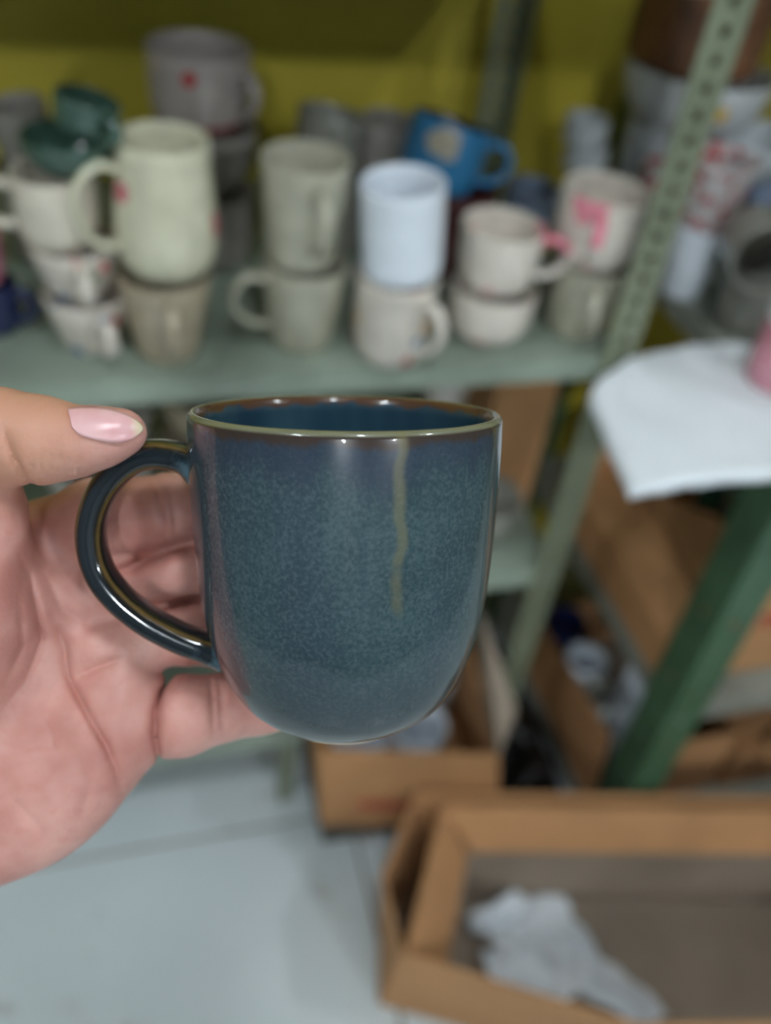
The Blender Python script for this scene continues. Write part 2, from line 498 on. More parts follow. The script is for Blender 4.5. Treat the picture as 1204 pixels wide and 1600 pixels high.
LG, RG = 'mugs on the long green shelf', 'crockery on the right rack shelf'
def place(name, label, base, top, wt, wb, shape, mat, Y=None, on=None, shelf=LS, **kw):
    """base/top/width read in the photograph; distance from the shelf it stands on (Y=None) or from the thing below it"""
    if on is not None:
        Y = on['loc'][1] if Y is None else Y
        P = on_y(base[0], base[1], Y); P[2] = on['top']
    elif Y is None: P = on_z(base[0], base[1], shelf)
    else: P = on_y(base[0], base[1], Y); P[2] = shelf
    zt = on_y(top[0], top[1], P[1])[2]
    h = kw.pop('h', None) or max(0.03, zt-P[2])
    s = depth_of(P)/FPX
    o = mug(name, label, P, wt*s/2*0.97, wb*s/2, h, shape, mat, **kw)
    return {'loc': P, 'top': P[2]+h+0.0014, 'o': o, 'r': wt*s/2}

# left-hand leaning stack
a1 = place('mug', 'cream mug with colourful painted dots at the foot of the far left stack', (142, 536), (114, 455), 130, 74, 'taper', CM['dots'], handle=-72, group=LG)
a2 = place('mug', 'cream mug with painted dots, second from the shelf in the far left stack', (124, 460), (100, 376), 138, 84, 'taper', CM['dots'], on=a1, handle=-82, group=LG)
a3 = place('mug', 'cream mug with a blue patch and loop handle pointing left', (96, 380), (72, 268), 132, 104, 'round', CM['bluepatch'], on=a2, handle=182, group=LG)
a4 = place('bowl', 'shiny dark green bowl on top of the blue patched mug', (112, 268), (104, 222), 150, 90, 'bowl', CM['green'], on=a3, group=LG, cat='bowl')
a5 = place('mug', 'tilted dark green glazed mug topping the far left stack', (130, 222), (118, 165), 104, 70, 'round', CM['green'], on=a4, group=LG, tilt=(0, 14), handle=-60, hs=.7)
n1 = place('mug', 'navy blue mug on the shelf at the left frame edge', (-4, 512), (-12, 440), 82, 62, 'round', CM['navy'], handle=-20, group=LG, hs=.6)
n2 = place('mug', 'pink mug standing on the navy mug', (-32, 440), (-36, 365), 88, 66, 'round', CM['pink'], on=n1, group=LG)
p1 = place('mug', 'grey mug deep on the shelf, carrying the lopsided cup', (50, 300), (46, 236), 95, 76, 'round', CM['grey'], Y=1.02, group=LG, h=0.1)
p2 = place('cup', 'pale mauve lopsided cup behind the dark green bowl', (48, 236), (42, 160), 90, 66, 'round', CM['mauve2'], on=p1, group=LG, tilt=(0, -8), cat='cup')
# cream jug-like mug pair
b1 = place('mug', 'tall taupe tapered mug under the cream potbellied mug', (262, 546), (258, 424), 142, 94, 'taper', CM['taupe'], handle=-88, group=LG)
b2 = place('mug', 'cream potbellied mug with big handle on the left and pink marks', (262, 412), (238, 216), 138, 98, 'belly', CM['cream'], on=b1, handle=196, group=LG, hs=1.25)
# tall stack at the back
g3 = place('mug', 'grey mauve mug at the foot of the red flower stack', (326, 330), (322, 300), 142, 100, 'round', CM['mauve2'], Y=1.0, group=LG, h=0.085)
g2 = place('bowl', 'grey mauve bowl in the middle of the red flower stack', (322, 300), (318, 190), 160, 92, 'bowl', CM['mauve2'], on=g3, group=LG, h=0.068, cat='bowl')
g1 = place('mug', 'wide grey mauve mug with a small red flower, top of the back stack', (312, 186), (304, 72), 162, 128, 'round', CM['mauve'], on=g2, handle=-50, group=LG, hs=.9)
# greige pair
c1 = place('mug', 'greige mug on the shelf with its handle pointing left', (470, 530), (468, 408), 130, 98, 'taper', CM['greige'], handle=186, group=LG, hs=1.15)
c2 = place('mug', 'greige mug standing on another greige mug, handle towards the viewer', (470, 400), (470, 246), 138, 104, 'taper', CM['greige'], on=c1, handle=-84, group=LG)
h1 = place('mug', 'grey stone mug deep on the shelf behind the upper greige mug', (508, 320), (506, 250), 112, 86, 'round', CM['grey'], Y=1.02, group=LG, h=0.095)
h2 = place('mug', 'grey stone mug tipped over on top of the mugs at the back', (504, 250), (506, 176), 108, 84, 'round', CM['grey'], on=h1, group=LG, tilt=(-6, 8))
h3 = place('mug', 'grey brown mug deep on the shelf left of the blue mug', (590, 320), (582, 180), 82, 70, 'round', CM['mauve2'], Y=1.04, group=LG, h=0.15)
# white on floral
d1 = place('mug', 'ivory mug with small scattered flowers under the white mug', (606, 548), (606, 428), 126, 104, 'round', CM['floral'], handle=-62, group=LG)
d2 = place('mug', 'plain white mug tilted on the ivory flowered mug', (626, 424), (612, 284), 132, 112, 'straight', CM['white'], on=d1, group=LG, tilt=(0, -6), handle=100)
i0 = place('mug', 'dark maroon mug deep on the shelf under the blue mug', (706, 380), (700, 300), 112, 90, 'round', CM['maroon'], Y=0.96, group=LG, h=0.105)
i1 = place('mug', 'sky blue mug with a beige patch and dark inside, tipped to the right', (676, 290), (676, 190), 132, 110, 'round', CM['blue'], on=i0, group=LG, tilt=(-8, 14), handle=-12, inmat=CM['darkin'], hs=1.1)
# rose pair
e1 = place('mug', 'ivory rose sprig cup at the bottom of the pink handled pair', (756, 520), (756, 446), 138, 84, 'round', CM['rose'], group=LG, handle=60)
e2 = place('mug', 'ivory rose sprig mug with pink handle pointing right', (768, 446), (762, 352), 132, 96, 'round', CM['rose_e'], on=e1, group=LG, handle=-18, hmat=CM['rosehandle'])
f1 = place('mug', 'greige tapered mug beside the slotted post', (896, 512), (906, 406), 126, 92, 'taper', CM['greige'], group=LG, handle=-108)
f2 = place('mug', 'ivory mug with pink brushed handle standing on a greige mug by the post', (918, 406), (924, 296), 138, 100, 'round', CM['rose_f'], on=f1, group=LG, handle=-118, hmat=CM['rosehandle'])
j1 = place('mug', 'grey mug deep on the shelf near the back posts', (905, 360), (905, 270), 92, 74, 'round', CM['grey'], Y=1.05, group=LG, h=0.088)
j2 = place('cup', 'small white cup in a stack near the back posts', (908, 268), (908, 226), 72, 56, 'straight', CM['offwhite'], on=j1, group=LG, cat='cup', h=0.032)
j3 = place('cup', 'topmost small white cup near the back posts', (908, 228), (908, 190), 72, 58, 'straight', CM['offwhite'], on=j2, group=LG, cat='cup', h=0.03)
j4 = place('mug', 'slate blue mug in shade behind the rose sprig pair', (812, 380), (808, 282), 84, 70, 'round', CM['slate'], Y=1.0, group=LG, h=0.088)

# right rack shelf
k6 = place('mug', 'narrow white mug under the red printed mug', (1060, 456), (1078, 352), 80, 62, 'taper', CM['white'], shelf=RS, group=RG)
k5 = place('mug', 'white mug with dense red print, right of the slotted post', (1092, 352), (1122, 244), 112, 70, 'taper', CM['redprint'], on=k6, group=RG)
k2 = place('mug', 'teal mug deep on the right shelf', (1010, 330), (1012, 260), 96, 74, 'round', CM['teal'], Y=1.04, shelf=RS, group=RG, h=0.088)
k3 = place('mug', 'white mug left of the post under the wide white bowl', (1012, 260), (1014, 186), 100, 80, 'round', CM['offwhite'], on=k2, group=RG, h=0.078)
k3b = place('mug', 'grey mug deep behind the red printed mug', (1120, 330), (1120, 260), 92, 74, 'round', CM['grey'], Y=1.04, shelf=RS, group=RG, h=0.088)
k3c = place('mug', 'white mug right of the post under the wide white bowl', (1112, 260), (1112, 190), 78, 64, 'round', CM['offwhite'], on=k3b, group=RG, h=0.078)
k7 = place('bowl', 'wide white bowl with a yellow spot carrying a brown pot', (1068, 188), (1072, 112), 236, 170, 'bowl', CM['bowlwhite'], on=k3c, group=RG, cat='bowl', h=0.062)
k8 = place('pot', 'brown glazed pot standing in the wide white bowl', (1072, 112), (1080, -60), 214, 190, 'straight', CM['brown'], on=k7, group=RG, cat='pot', h=0.12)
k4 = place('mug', 'grey mug on the right shelf hidden behind the slotted post', (1020, 400), (1022, 300), 80, 66, 'round', CM['grey'], Y=0.965, shelf=RS, group=RG, h=0.085)
k4b = place('mug', 'red printed mug peeping out left of the slotted post', (1026, 300), (1030, 236), 72, 60, 'round', CM['redprint'], on=k4, group=RG, h=0.055)
t1 = place('mug', 'teal mug at the right frame edge of the shelf', (1206, 330), (1204, 262), 92, 74, 'round', CM['teal'], Y=0.95, shelf=RS, group=RG, h=0.105)
t2 = place('cup', 'pale blue cup on the teal mug at the right frame edge', (1204, 262), (1204, 230), 80, 66, 'round', CM['slate'], on=t1, group=RG, h=0.03, cat='cup')
t3 = place('bowl', 'tilted off white bowl on top of the pale blue cup', (1196, 236), (1186, 186), 112, 60, 'bowl', CM['offwhite'], on=t2, group=RG, tilt=(0, -22), cat='bowl', h=0.045)
l2 = place('mug', 'grey stone mug on the right shelf below the toppled mug', (1156, 508), (1160, 440), 96, 74, 'round', CM['grey'], shelf=RS, group=RG, h=0.062)
P = on_y(1192, 388, l2['loc'][1]); s = depth_of(P)/FPX
rl = 54*s
l1 = mug('mug', 'toppled grey stone mug, its open mouth towards the viewer', (P[0], P[1]+0.03, l2['top']+rl+0.001), rl, rl*0.9, 0.09, 'round', CM['grey'], group=RG)
l1.rotation_euler = (math.radians(84), 0, math.radians(-22)); 
m1 = place('tumbler', 'tall pink dipped tumbler at the right edge on the foam sheet', (1206, 598), (1222, 400), 100, 84, 'straight', CM['pinktop'], shelf=RS+0.022, group=RG, cat='tumbler')

# things on the middle shelf of the long rack, in the dark
for nm, lb, bx, by, Yd, wpx, hh, mt_ in (
        ('bowl', 'big pale grey bowl in the dark behind the thumb', 150, 690, 0.90, 180, 0.215, 'mauve2'),
        ('bowl', 'brownish grey bowl in the dark left of the mug rim', 318, 690, 0.94, 130, 0.195, 'taupe'),
        ('mug', 'pale grey mug in the dark above the mug rim', 690, 640, 0.90, 70, 0.225, 'mauve2'),
        ('bowl', 'grey bowl low in the dark beside the post', 742, 860, 0.84, 105, 0.07, 'grey')):
    P = on_y(bx, by, Yd); s = depth_of(P)/FPX
    n_ = 3 if hh > 0.1 else 1
    z = 0.548
    for q in range(n_):
        extra = '' if n_ == 1 else (', lowest of its stack', ', middle of its stack', ', top of its stack')[q]
        hq = hh/n_-0.0014
        mug(nm, lb + extra, (P[0], P[1], z), wpx*s/2, wpx*s/2*0.6, hq, 'bowl' if nm == 'bowl' else 'round', CM[mt_], group='crockery on the middle shelf', cat=nm)
        z += hq+0.0014

# ------------------------------------------------------------------ white foam sheet on the right shelf
def sheet(name, edge_a, edge_b, n, m, zfun, mat, th):
    """grid between two outline polylines a(t), b(t)"""
    A = spline([(x, y, 0) for x, y in edge_a], 8); B = spline([(x, y, 0) for x, y in edge_b], 8)
    V, Fc = [], []
    for i in range(n+1):
        u = i/n
        pa = A[min(len(A)-1, round(u*(len(A)-1)))]; pb = B[min(len(B)-1, round(u*(len(B)-1)))]
        for j in range(m+1):
            p = pa.lerp(pb, j/m); V.append((p.x, p.y, zfun(p.x, p.y)))
    for i in range(n):
        for j in range(m):
            a = i*(m+1)+j; Fc.append((a, a+m+1, a+m+2, a+1))
    o = obj(name, V, Fc, mat, None, True)
    md = o.modifiers.new('thickness', 'SOLIDIFY'); md.thickness = th; md.offset = -1
    return o
def q2(x, y, z=RS+0.022): p = on_z(x, y, z); return (p[0], p[1])
def foam_z(x, y):
    z = RS + 0.021 + 0.006*noise.noise(Vector((x*14, y*9, 0.3))) + 0.004*noise.noise(Vector((x*40, y*18, 1.3)))
    return z - 0.10*max(0, 0.53-x)**1.0
fo = sheet('foam_sheet', [q2(1000, 550), q2(952, 576), q2(927, 602), q2(944, 650), q2(966, 700), q2(990, 748)], [(0.82, 0.775), (0.82, 0.75), (0.82, 0.71), (0.82, 0.665), (0.80, 0.60), (0.78, 0.535)], 30, 30, foam_z, MAT['foam'], 0.012)
# outline: back edge bows, front edge stays clear of the post
for v in fo.data.vertices:
    x, y, z = v.co
    if y < 0.675: v.co.x = min(x, 0.655)
tag(fo, 'white foam sheet jutting out over the end of the right shelf', 'foam sheet')

# ------------------------------------------------------------------ cartons
TH = 0.004
def P3(a): return np.array(a, float)

# open carton in front, with folded inner flap and crumpled paper
c = empty('open_carton', (0.55, 0.45, 0)); tag(c, 'big open cardboard carton on the floor in the lower right corner with crumpled paper', 'carton')
def loc(p): return (p[0]-0.55, p[1]-0.45, p[2])
ZR = 0.23
BL = on_z(652, 1238, ZR); BR = on_z(1204, 1246, ZR); FL = on_z(626, 1488, ZR); LM = on_z(598, 1366, ZR)
d = BR-BL; d[2] = 0; BR = BL + d*1.35
FM = on_z(1000, 1602, ZR); FR = FM + d*0.75
bl, br, fl, fr = (P3(q) for q in ((0.375, 0.625, 0.004), (BR[0]-0.02, BR[1]+0.0, 0.004), (0.275, 0.462, 0.004), (FR[0]+.01, FR[1]+0.02, 0.004)))
lm = P3((LM[0]+0.022, LM[1], 0.004)); fm = P3((FM[0]+0.005, FM[1]+0.03, 0.004))
panel('bottom', [loc(q) for q in (bl, lm, fl, fm, fr, br)], TH, MAT['card_grey'], c)
panel('back_wall', [loc(q) for q in (bl, br, BR, BL)], TH, MAT['card'], c)
panel('side_wall', [loc(q) for q in (bl, BL, LM, lm)], TH, MAT['card'], c)
panel('side_wall', [loc(q) for q in (lm, LM, FL, fl)], TH, MAT['card'], c)
panel('front_wall', [loc(q) for q in (fl, FL, FM, fm)], TH, MAT['card'], c)
panel('front_wall', [loc(q) for q in (fm, FM, FR, fr)], TH, MAT['card'], c)
panel('side_wall', [loc(q) for q in (br, fr, FR, BR)], TH, MAT['card'], c)
# inner flaps folded down into the box
u = (BR-BL)/np.linalg.norm(BR-BL)
IL0 = on_z(690, 1258, ZR-0.004); IL1 = on_z(634, 1484, ZR-0.004)
IB0 = on_z(728, 1338, 0.155); IB1 = on_z(694, 1524, 0.155)
panel('inner_flap', [loc(q) for q in (IL0, IL1, IB1, IB0)], TH, MAT['card'], c)
B0 = on_z(690, 1258, ZR-0.006); B1 = B0 + u*0.80; Bd0 = on_z(735, 1330, 0.155); Bd1 = Bd0 + u*0.76
panel('inner_flap', [loc(q) for q in (B0, Bd0, Bd1, B1)], TH, MAT['card'], c)
lin0 = on_z(735, 1330, 0.150); lin1 = Bd1*1; lin1[2] = 0.150
bb0 = P3((lin0[0]-0.01, lin0[1]-0.004, 0.010)); bb1 = P3((lin1[0], lin1[1]-0.004, 0.010))
panel('inner_liner', [loc(q) for q in (lin0, bb0, bb1, lin1)], 0.003, MAT['card_grey'], c)
ll1 = on_z(694, 1524, 0.150); lb1 = P3((ll1[0]+0.004, ll1[1]+0.01, 0.010))
panel('inner_liner', [loc(q) for q in (lin0, ll1, lb1, bb0)], 0.003, MAT['card_grey'], c)

def crumple(name, label, cx, cy, z, sx, sy, rot, hgt, seed):
    n = 26; V, Fc = [], []
    for i in range(n+1):
        for j in range(n+1):
            u_, v_ = i/n-0.5, j/n-0.5
            x, y = u_*sx, v_*sy
            q = Vector((u_*1.1+seed, v_*1.1, seed*1.7))
            hh = abs(noise.noise(q))*1.6 + 0.45*abs(noise.noise(q*2.1))
            x += 0.015*noise.noise(q*1.5+Vector((9, 0, 0))); y += 0.015*noise.noise(q*1.5+Vector((0, 9, 0)))
            V.append((x*math.cos(rot)-y*math.sin(rot), x*math.sin(rot)+y*math.cos(rot), 0.002+hgt*hh))
    for i in range(n):
        for j in range(n):
            a = i*(n+1)+j; Fc.append((a, a+n+1, a+n+2, a+1))
    o = obj(name, V, Fc, MAT['paper']); o.location = (cx, cy, z)
    md = o.modifiers.new('thickness', 'SOLIDIFY'); md.thickness = 0.0006
    return tag(o, label, 'paper')
pa = on_z(820, 1440, 0.03); crumple('crumpled_paper', 'white crumpled tissue at the back of the open carton', pa[0], pa[1], 0.008, 0.15, 0.085, 0.3, 0.05, 3.1)
pb = on_z(835, 1515, 0.03); crumple('crumpled_paper', 'white crumpled tissue lying flat in the middle of the open carton', pb[0], pb[1], 0.008, 0.13, 0.10, 0.15, 0.05, 5.4)
pc = on_z(940, 1535, 0.03); crumple('crumpled_paper', 'narrow twisted white tissue in the open carton, rightmost piece', pc[0], pc[1], 0.008, 0.06, 0.17, 0.45, 0.055, 8.2)

# small printed carton on a dark block below the held mug
ZB = 0.10
bk = box('wooden_block', 0.245, 0.475, 0.715, 0.95, 0.001, ZB-0.001, plain('dark_weathered_wood', srgb(92, 86, 78), 0.8, 0.2, 14, bump=0.2), None, 0.004)
tag(bk, 'dark weathered wooden block under the small printed carton', 'block')
c = empty('printed_carton', (0.36, 0.72, ZB)); tag(c, 'small open carton with faded red print below the held mug', 'carton')
def loc2(p): return (p[0]-0.36, p[1]-0.72, p[2]-ZB)
f0, f1_ = on_z(502, 1288, ZB+.003), on_z(776, 1290, ZB+.003)
t0, t1_ = on_y(500, 1172, f0[1]-0.004), on_y(778, 1180, f1_[1]-0.004)
g0, g1_ = P3((f0[0]+.02, .97, ZB+.003)), P3((0.494, .95, ZB+.003))
panel('front_wall', [loc2(q) for q in (f0, f1_, t1_, t0)], TH, MAT['card_red'], c)
h0 = P3((g0[0], g0[1], t0[2]-.02)); h1_ = P3((g1_[0], g1_[1], t1_[2]))
panel('side_wall', [loc2(q) for q in (f0, t0, h0, g0)], TH, MAT['card'], c)
panel('side_wall', [loc2(q) for q in (f1_, g1_, h1_, t1_)], TH, MAT['card'], c)
panel('back_wall', [loc2(q) for q in (g0, h0, h1_, g1_)], TH, MAT['card'], c)
panel('bottom', [loc2(q) for q in (f0, g0, g1_, f1_)], TH, MAT['card'], c)
fa = on_y(806, 1112, t1_[1]+0.02); fb = on_y(752, 962, LY-0.03)
panel('flap', [loc2(q) for q in (t1_, t1_*.7+h1_*.3, fb, fa)], TH, MAT['card_grey'], c)
for q, (px, py, lb) in enumerate(((600, 1160, 'white bowl in the small printed carton, left one'), (690, 1158, 'white bowl in the small printed carton, right one'), (738, 1110, 'grey white bowl at the back of the small printed carton'))):
    P = on_z(px, py, ZB+0.15)
    mug('bowl', lb, ((0.29, 0.385, 0.43)[q], (0.75, 0.75, 0.845)[q], ZB+0.006), 0.042, 0.03, 0.14, 'round', CM['white'] if q < 2 else CM['offwhite'], group='crockery in cartons', cat='bowl')

# carton on the middle shelf of the right rack
c = empty('shelf_carton', (0.95, 0.85, 0.405)); tag(c, 'brown carton with raised flap on the middle shelf of the right rack', 'carton')
def loc3(p): return (p[0]-0.95, p[1]-0.85, p[2]-0.405)
XL = 0.682
A = P3((XL, 0.655, 0.409)); B = P3((XL, 1.03, 0.409))
ZW = 0.475
XT = XL + 0.09
Ft = on_x(1118, 842, XT); Bt = on_x(940, 688, XT); Fm = on_x(1082, 922, XL+0.045); Mm = on_x(1008, 768, XT-0.01)
Bm = on_x(888, 770, XL+0.01)
W0, W1 = P3((XL, 0.655, ZW)), P3((XL, 1.03, ZW))
panel('side_wall', [loc3(q) for q in (A, W0, W1, B)], TH, MAT['card'], c, n=(1, 0, 0))
panel('flap', [loc3(q) for q in (W0, Fm, Mm, Bt, W1)], TH, MAT['card'], c)
panel('flap', [loc3(q) for q in (Fm+P3((.006, 0, 0)), Mm+P3((.006, 0, 0)), Ft+P3((0.05, 0.02, 0.0)))], TH, MAT['card'], c)
fz = 0.60
panel('front_wall', [loc3(q) for q in ((XL+.006, 0.652, 0.409), (1.22, 0.652, 0.409), (1.22, 0.652, fz), (XL+.006, 0.652, fz-.02))], TH, cardboard('brown_cardboard_red_band', srgb(190, 140, 94), red=((-0.225, 0.05), (0.095, 0.13))), c)
panel('back_wall', [loc3(q) for q in ((XL+.006, 1.028, 0.409), (1.22, 1.028, 0.409), (1.22, 1.028, .58), (XL+.006, 1.028, .56))], TH, MAT['card'], c)
panel('side_wall', [loc3(q) for q in ((1.222, 0.655, 0.409), (1.222, 1.03, 0.409), (1.222, 1.03, .58), (1.222, .655, .58))], TH, MAT['card'], c)
panel('bottom', [loc3(q) for q in ((XL+.006, .658, .4085), (1.216, .658, .4085), (1.216, 1.025, .4085), (XL+.006, 1.025, .4085))], 0.003, MAT['card'], c)
for q, (px, py, ht, mt_, lb) in enumerate(((1062, 770, .20, 'green', 'dark green mug in the shelf carton under the foam sheet'), (1125, 775, .17, 'grey', 'grey mug in the shelf carton beside the deep green post'), (1110, 730, .23, 'teal', 'teal mug at the back of the shelf carton'))):
    P = on_z(px, py, 0.41+ht)
    mug('mug', lb, ((0.85, 0.945, 0.89)[q], (0.80, 0.76, 0.90)[q], 0.412), 0.042, 0.036, ht, 'round', CM[mt_], group='crockery in cartons', cat='mug', handle=-100)

# carton on the bottom shelf of the right rack
c = empty('low_carton', (0.8, 0.85, 0.055)); tag(c, 'open carton of grey crockery on the lowest shelf of the right rack', 'carton')
def loc4(p): return (p[0]-0.8, p[1]-0.85, p[2]-0.055)
XC = 0.681
a0, a1_, a2_, a3_ = P3((XC, 0.665, 0.058)), P3((XC, 1.0, 0.058)), on_x(840, 963, XC), on_x(952, 1150, XC)
a3_[1] = max(a3_[1], 0.667)
panel('side_wall', [loc4(q) for q in (a0, a1_, a2_, a3_)], TH, MAT['card'], c, n=(1, 0, 0))
panel('front_wall', [loc4(q) for q in ((XC+.005, .664, .058), (.90, .664, .058), (.90, .664, .215), (XC+.005, .664, .222))], TH, MAT['card'], c)
panel('back_wall', [loc4(q) for q in ((XC+.005, .998, .058), (.90, .998, .058), (.90, .998, .19), (XC+.005, .998, .17))], TH, MAT['card'], c)
panel('side_wall', [loc4(q) for q in ((.902, .664, .058), (.902, 1.0, .058), (.902, 1.0, .19), (.902, .664, .215))], TH, MAT['card'], c)
panel('bottom', [loc4(q) for q in ((XC+.005, .67, .0575), (.897, .67, .0575), (.897, .99, .0575), (XC+.005, .99, .0575))], 0.003, MAT['card_grey'], c)
for lb, px, py, mt_, r_ in (('white cup in the low carton, beside the green shelf edge', 905, 1025, 'white', .036), ('grey cup in the low carton, nearest the green post', 945, 1130, 'offwhite', .034),
                        ('dark navy cup at the back of the low carton', 880, 965, 'navy', .036), ('grey cup in the middle of the low carton', 925, 1080, 'grey', .034)):
    P = on_z(px, py, 0.20)
    mug('cup', lb, (max(P[0], XC+r_+.012), P[1], 0.060), r_, r_*.8, 0.13, 'round', CM[mt_], group='crockery in cartons', cat='cup')
P = on_z(1085, 1140, 0.22)
for k in range(9):
    r_ = 0.058
    mug('plate', 'white saucer, %s from the top of the stack by the deep green post' % ('first second third fourth fifth sixth seventh eighth ninth'.split()[8-k]),
        (0.80, 0.76, 0.060+k*0.020), r_, r_*0.6, 0.0185, 'bowl', CM['white'], group='stacked saucers', cat='saucer')
c = empty('corner_carton', (1.02, 0.76, 0.055)); tag(c, 'small carton with bent flaps on the lowest shelf at the right frame edge', 'carton')
x0, x1, y0, y1, z1 = -0.10, 0.16, -0.10, 0.20, 0.13
panel('front_wall', [(x0, y0, .003), (x1, y0, .003), (x1, y0, z1), (x0, y0, z1)], TH, MAT['card'], c)
panel('side_wall', [(x0, y0+.004, .003), (x0, y1, .003), (x0, y1, z1), (x0, y0+.004, z1)], TH, MAT['card'], c)
panel('side_wall', [(x1, y0+.004, .003), (x1, y1, .003), (x1, y1, z1), (x1, y0+.004, z1)], TH, MAT['card'], c)
panel('back_wall', [(x0, y1, .003), (x1, y1, .003), (x1, y1, z1), (x0, y1, z1)], TH, MAT['card'], c)
panel('flap', [(x0, y0, z1), (x0, y1, z1), (x0+.04, y1, z1+.07), (x0+.05, y0, z1+.06)], TH, MAT['card'], c)
panel('flap', [(x0, y0, z1), (x1, y0, z1), (x1, y0-.05, z1+.03), (x0, y0-.05, z1+.03)], TH, MAT['card'], c)
panel('bottom', [(x0, y0, .002), (x1, y0, .002), (x1, y1, .002), (x0, y1, .002)], .003, MAT['card'], c)
# added black lump standing in for the deep shade between the two racks
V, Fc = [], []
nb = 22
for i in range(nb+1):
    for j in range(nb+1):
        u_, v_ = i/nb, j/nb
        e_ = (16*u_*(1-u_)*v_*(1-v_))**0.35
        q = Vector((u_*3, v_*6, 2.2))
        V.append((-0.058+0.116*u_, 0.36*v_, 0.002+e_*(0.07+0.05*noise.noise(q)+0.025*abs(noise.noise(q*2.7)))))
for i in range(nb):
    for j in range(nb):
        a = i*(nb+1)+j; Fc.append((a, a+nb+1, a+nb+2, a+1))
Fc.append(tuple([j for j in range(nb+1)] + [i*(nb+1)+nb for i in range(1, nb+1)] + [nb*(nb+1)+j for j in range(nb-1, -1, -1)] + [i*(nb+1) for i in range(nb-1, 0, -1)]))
shade_lump = obj('gap_shade_lump', V, Fc, plain('black_shade_fill', srgb(22, 22, 23), 0.35, 0.1, 10), None, True)
shade_lump.location = (0.606, 0.70, 0.0)
tag(shade_lump, 'added black lump on the floor standing in for shade in the gap between the racks', 'shade_lump')
# carton in the dark on the middle shelf of the long rack
c = empty('dark_carton', (0.49, 0.98, 0.548)); tag(c, 'brown carton standing in the dark on the middle shelf behind the pale green post', 'carton')
for nm, b in (('front_wall', (-.035, .041, -.10, -.096, .001, .27)), ('back_wall', (-.035, .041, .12, .124, .001, .27)), ('side_wall', (-.039, -.035, -.10, .124, .001, .27)),
              ('side_wall', (.041, .045, -.10, .124, .001, .27)), ('bottom', (-.035, .041, -.096, .12, .001, .004)), ('flap', (-.035, .041, -.099, .01, .2705, .274)), ('flap', (-.035, .041, .0105, .123, .2705, .274))):
    box(nm, *b, MAT['card'], c)

# ------------------------------------------------------------------ the held mug
def cpt(x, y, z):      # pixel and distance along the view axis -> camera-frame metres (right, down, away)
    return np.array([(x-602)*z/FPX, (y-800)*z/FPX, z])
def cam2world(v): return CAM + _R*v[0] - _U*v[1] + _F*v[2]

MH = 0.0932
MDEPTH = 0.265
n_up = _U*0.975 - _F*0.2215 + _R*0.020; n_up /= np.linalg.norm(n_up)
n_x = _R - n_up*(_R @ n_up); n_x /= np.linalg.norm(n_x)
HTURN = math.radians(-1)           # handle turned slightly towards the viewer
n_y = np.cross(n_up, n_x)
rim_c = cam2world(cpt(540, 644, MDEPTH))
MB_ = Matrix.Identity(4)
base_c = rim_c - n_up*MH
for i in range(3):
    MB_[i][0], MB_[i][1], MB_[i][2], MB_[i][3] = n_x[i], n_y[i], n_up[i], base_c[i]
held = bpy.data.objects.new('coffee_mug', None); COL.objects.link(held); held.empty_display_size = 0.02
held.matrix_world = MB_
tag(held, 'teal blue glazed mug with brown rim, held up by the hand', 'mug')

prof_s = list(zip([0,.008,.018,.029,.039,.049,.0589,.069,.0775,.0837,.0877,.0904,.0923,.0932], [.0445,.0446,.0444,.0439,.0433,.0425,.0412,.0387,.0355,.0318,.0280,.0241,.0208,.0182]))
ps = spline([(r, MH-s_, 0) for s_, r in prof_s], 5)
outer = [(p.x, p.y) for p in ps][::-1]               # base -> rim
W = 0.0036
prof = [(0.0160, 0.0022), (0.0170, 0.0003), (0.0185, 0.0)] + outer[:-1]
zr = MH
prof += [(0.0445, zr-0.0012), (0.0443, zr-0.0004), (0.0437, zr+0.0003), (0.0429, zr+0.0005), (0.0421, zr+0.0001), (0.0415, zr-0.0010)]
inner = [(max(0.006, r-W), z) for r, z in outer[::-1] if z > 0.012 and z < MH-0.002]
prof += inner + [(0.020, 0.0068), (0.010, 0.0055)]
V, Fc = lathe(prof, 144)

gl = NT('teal_reactive_glaze')
sx, sy, sz = gl.sep()
vstreak = gl.noise(1, 4, gl.mapping((130, 130, 9)))
vstreak2 = gl.noise(1, 2, gl.mapping((45, 45, 5), (3, 1, 0)))
mott = gl.noise(900, 3, None, 0.6)
mott2 = gl.noise(60, 4)
col = gl.ramp(mott2, [(0.30, srgb(44, 64, 69)), (0.52, srgb(53, 74, 78)), (0.72, srgb(60, 81, 85))])
col = gl.mix(gl.math('MULTIPLY', gl.smooth(vstreak2, 0.42, 0.62), 0.55), col, srgb(52, 66, 77))
col = gl.mix(gl.math('MULTIPLY', gl.smooth(mott, 0.48, 0.68), 0.32), col, srgb(96, 106, 108))
col = gl.mix(gl.math('MULTIPLY', gl.smooth(mott, 0.50, 0.34), 0.38), col, srgb(30, 46, 58))
col = gl.mix(gl.math('MULTIPLY', gl.smooth(vstreak, 0.56, 0.72), 0.3), col, srgb(34, 54, 66))
# thicker, darker glaze near the foot
col = gl.mix(gl.math('MULTIPLY', gl.smooth(sz, 0.045, 0.006), 0.75), col, srgb(26, 45, 52))
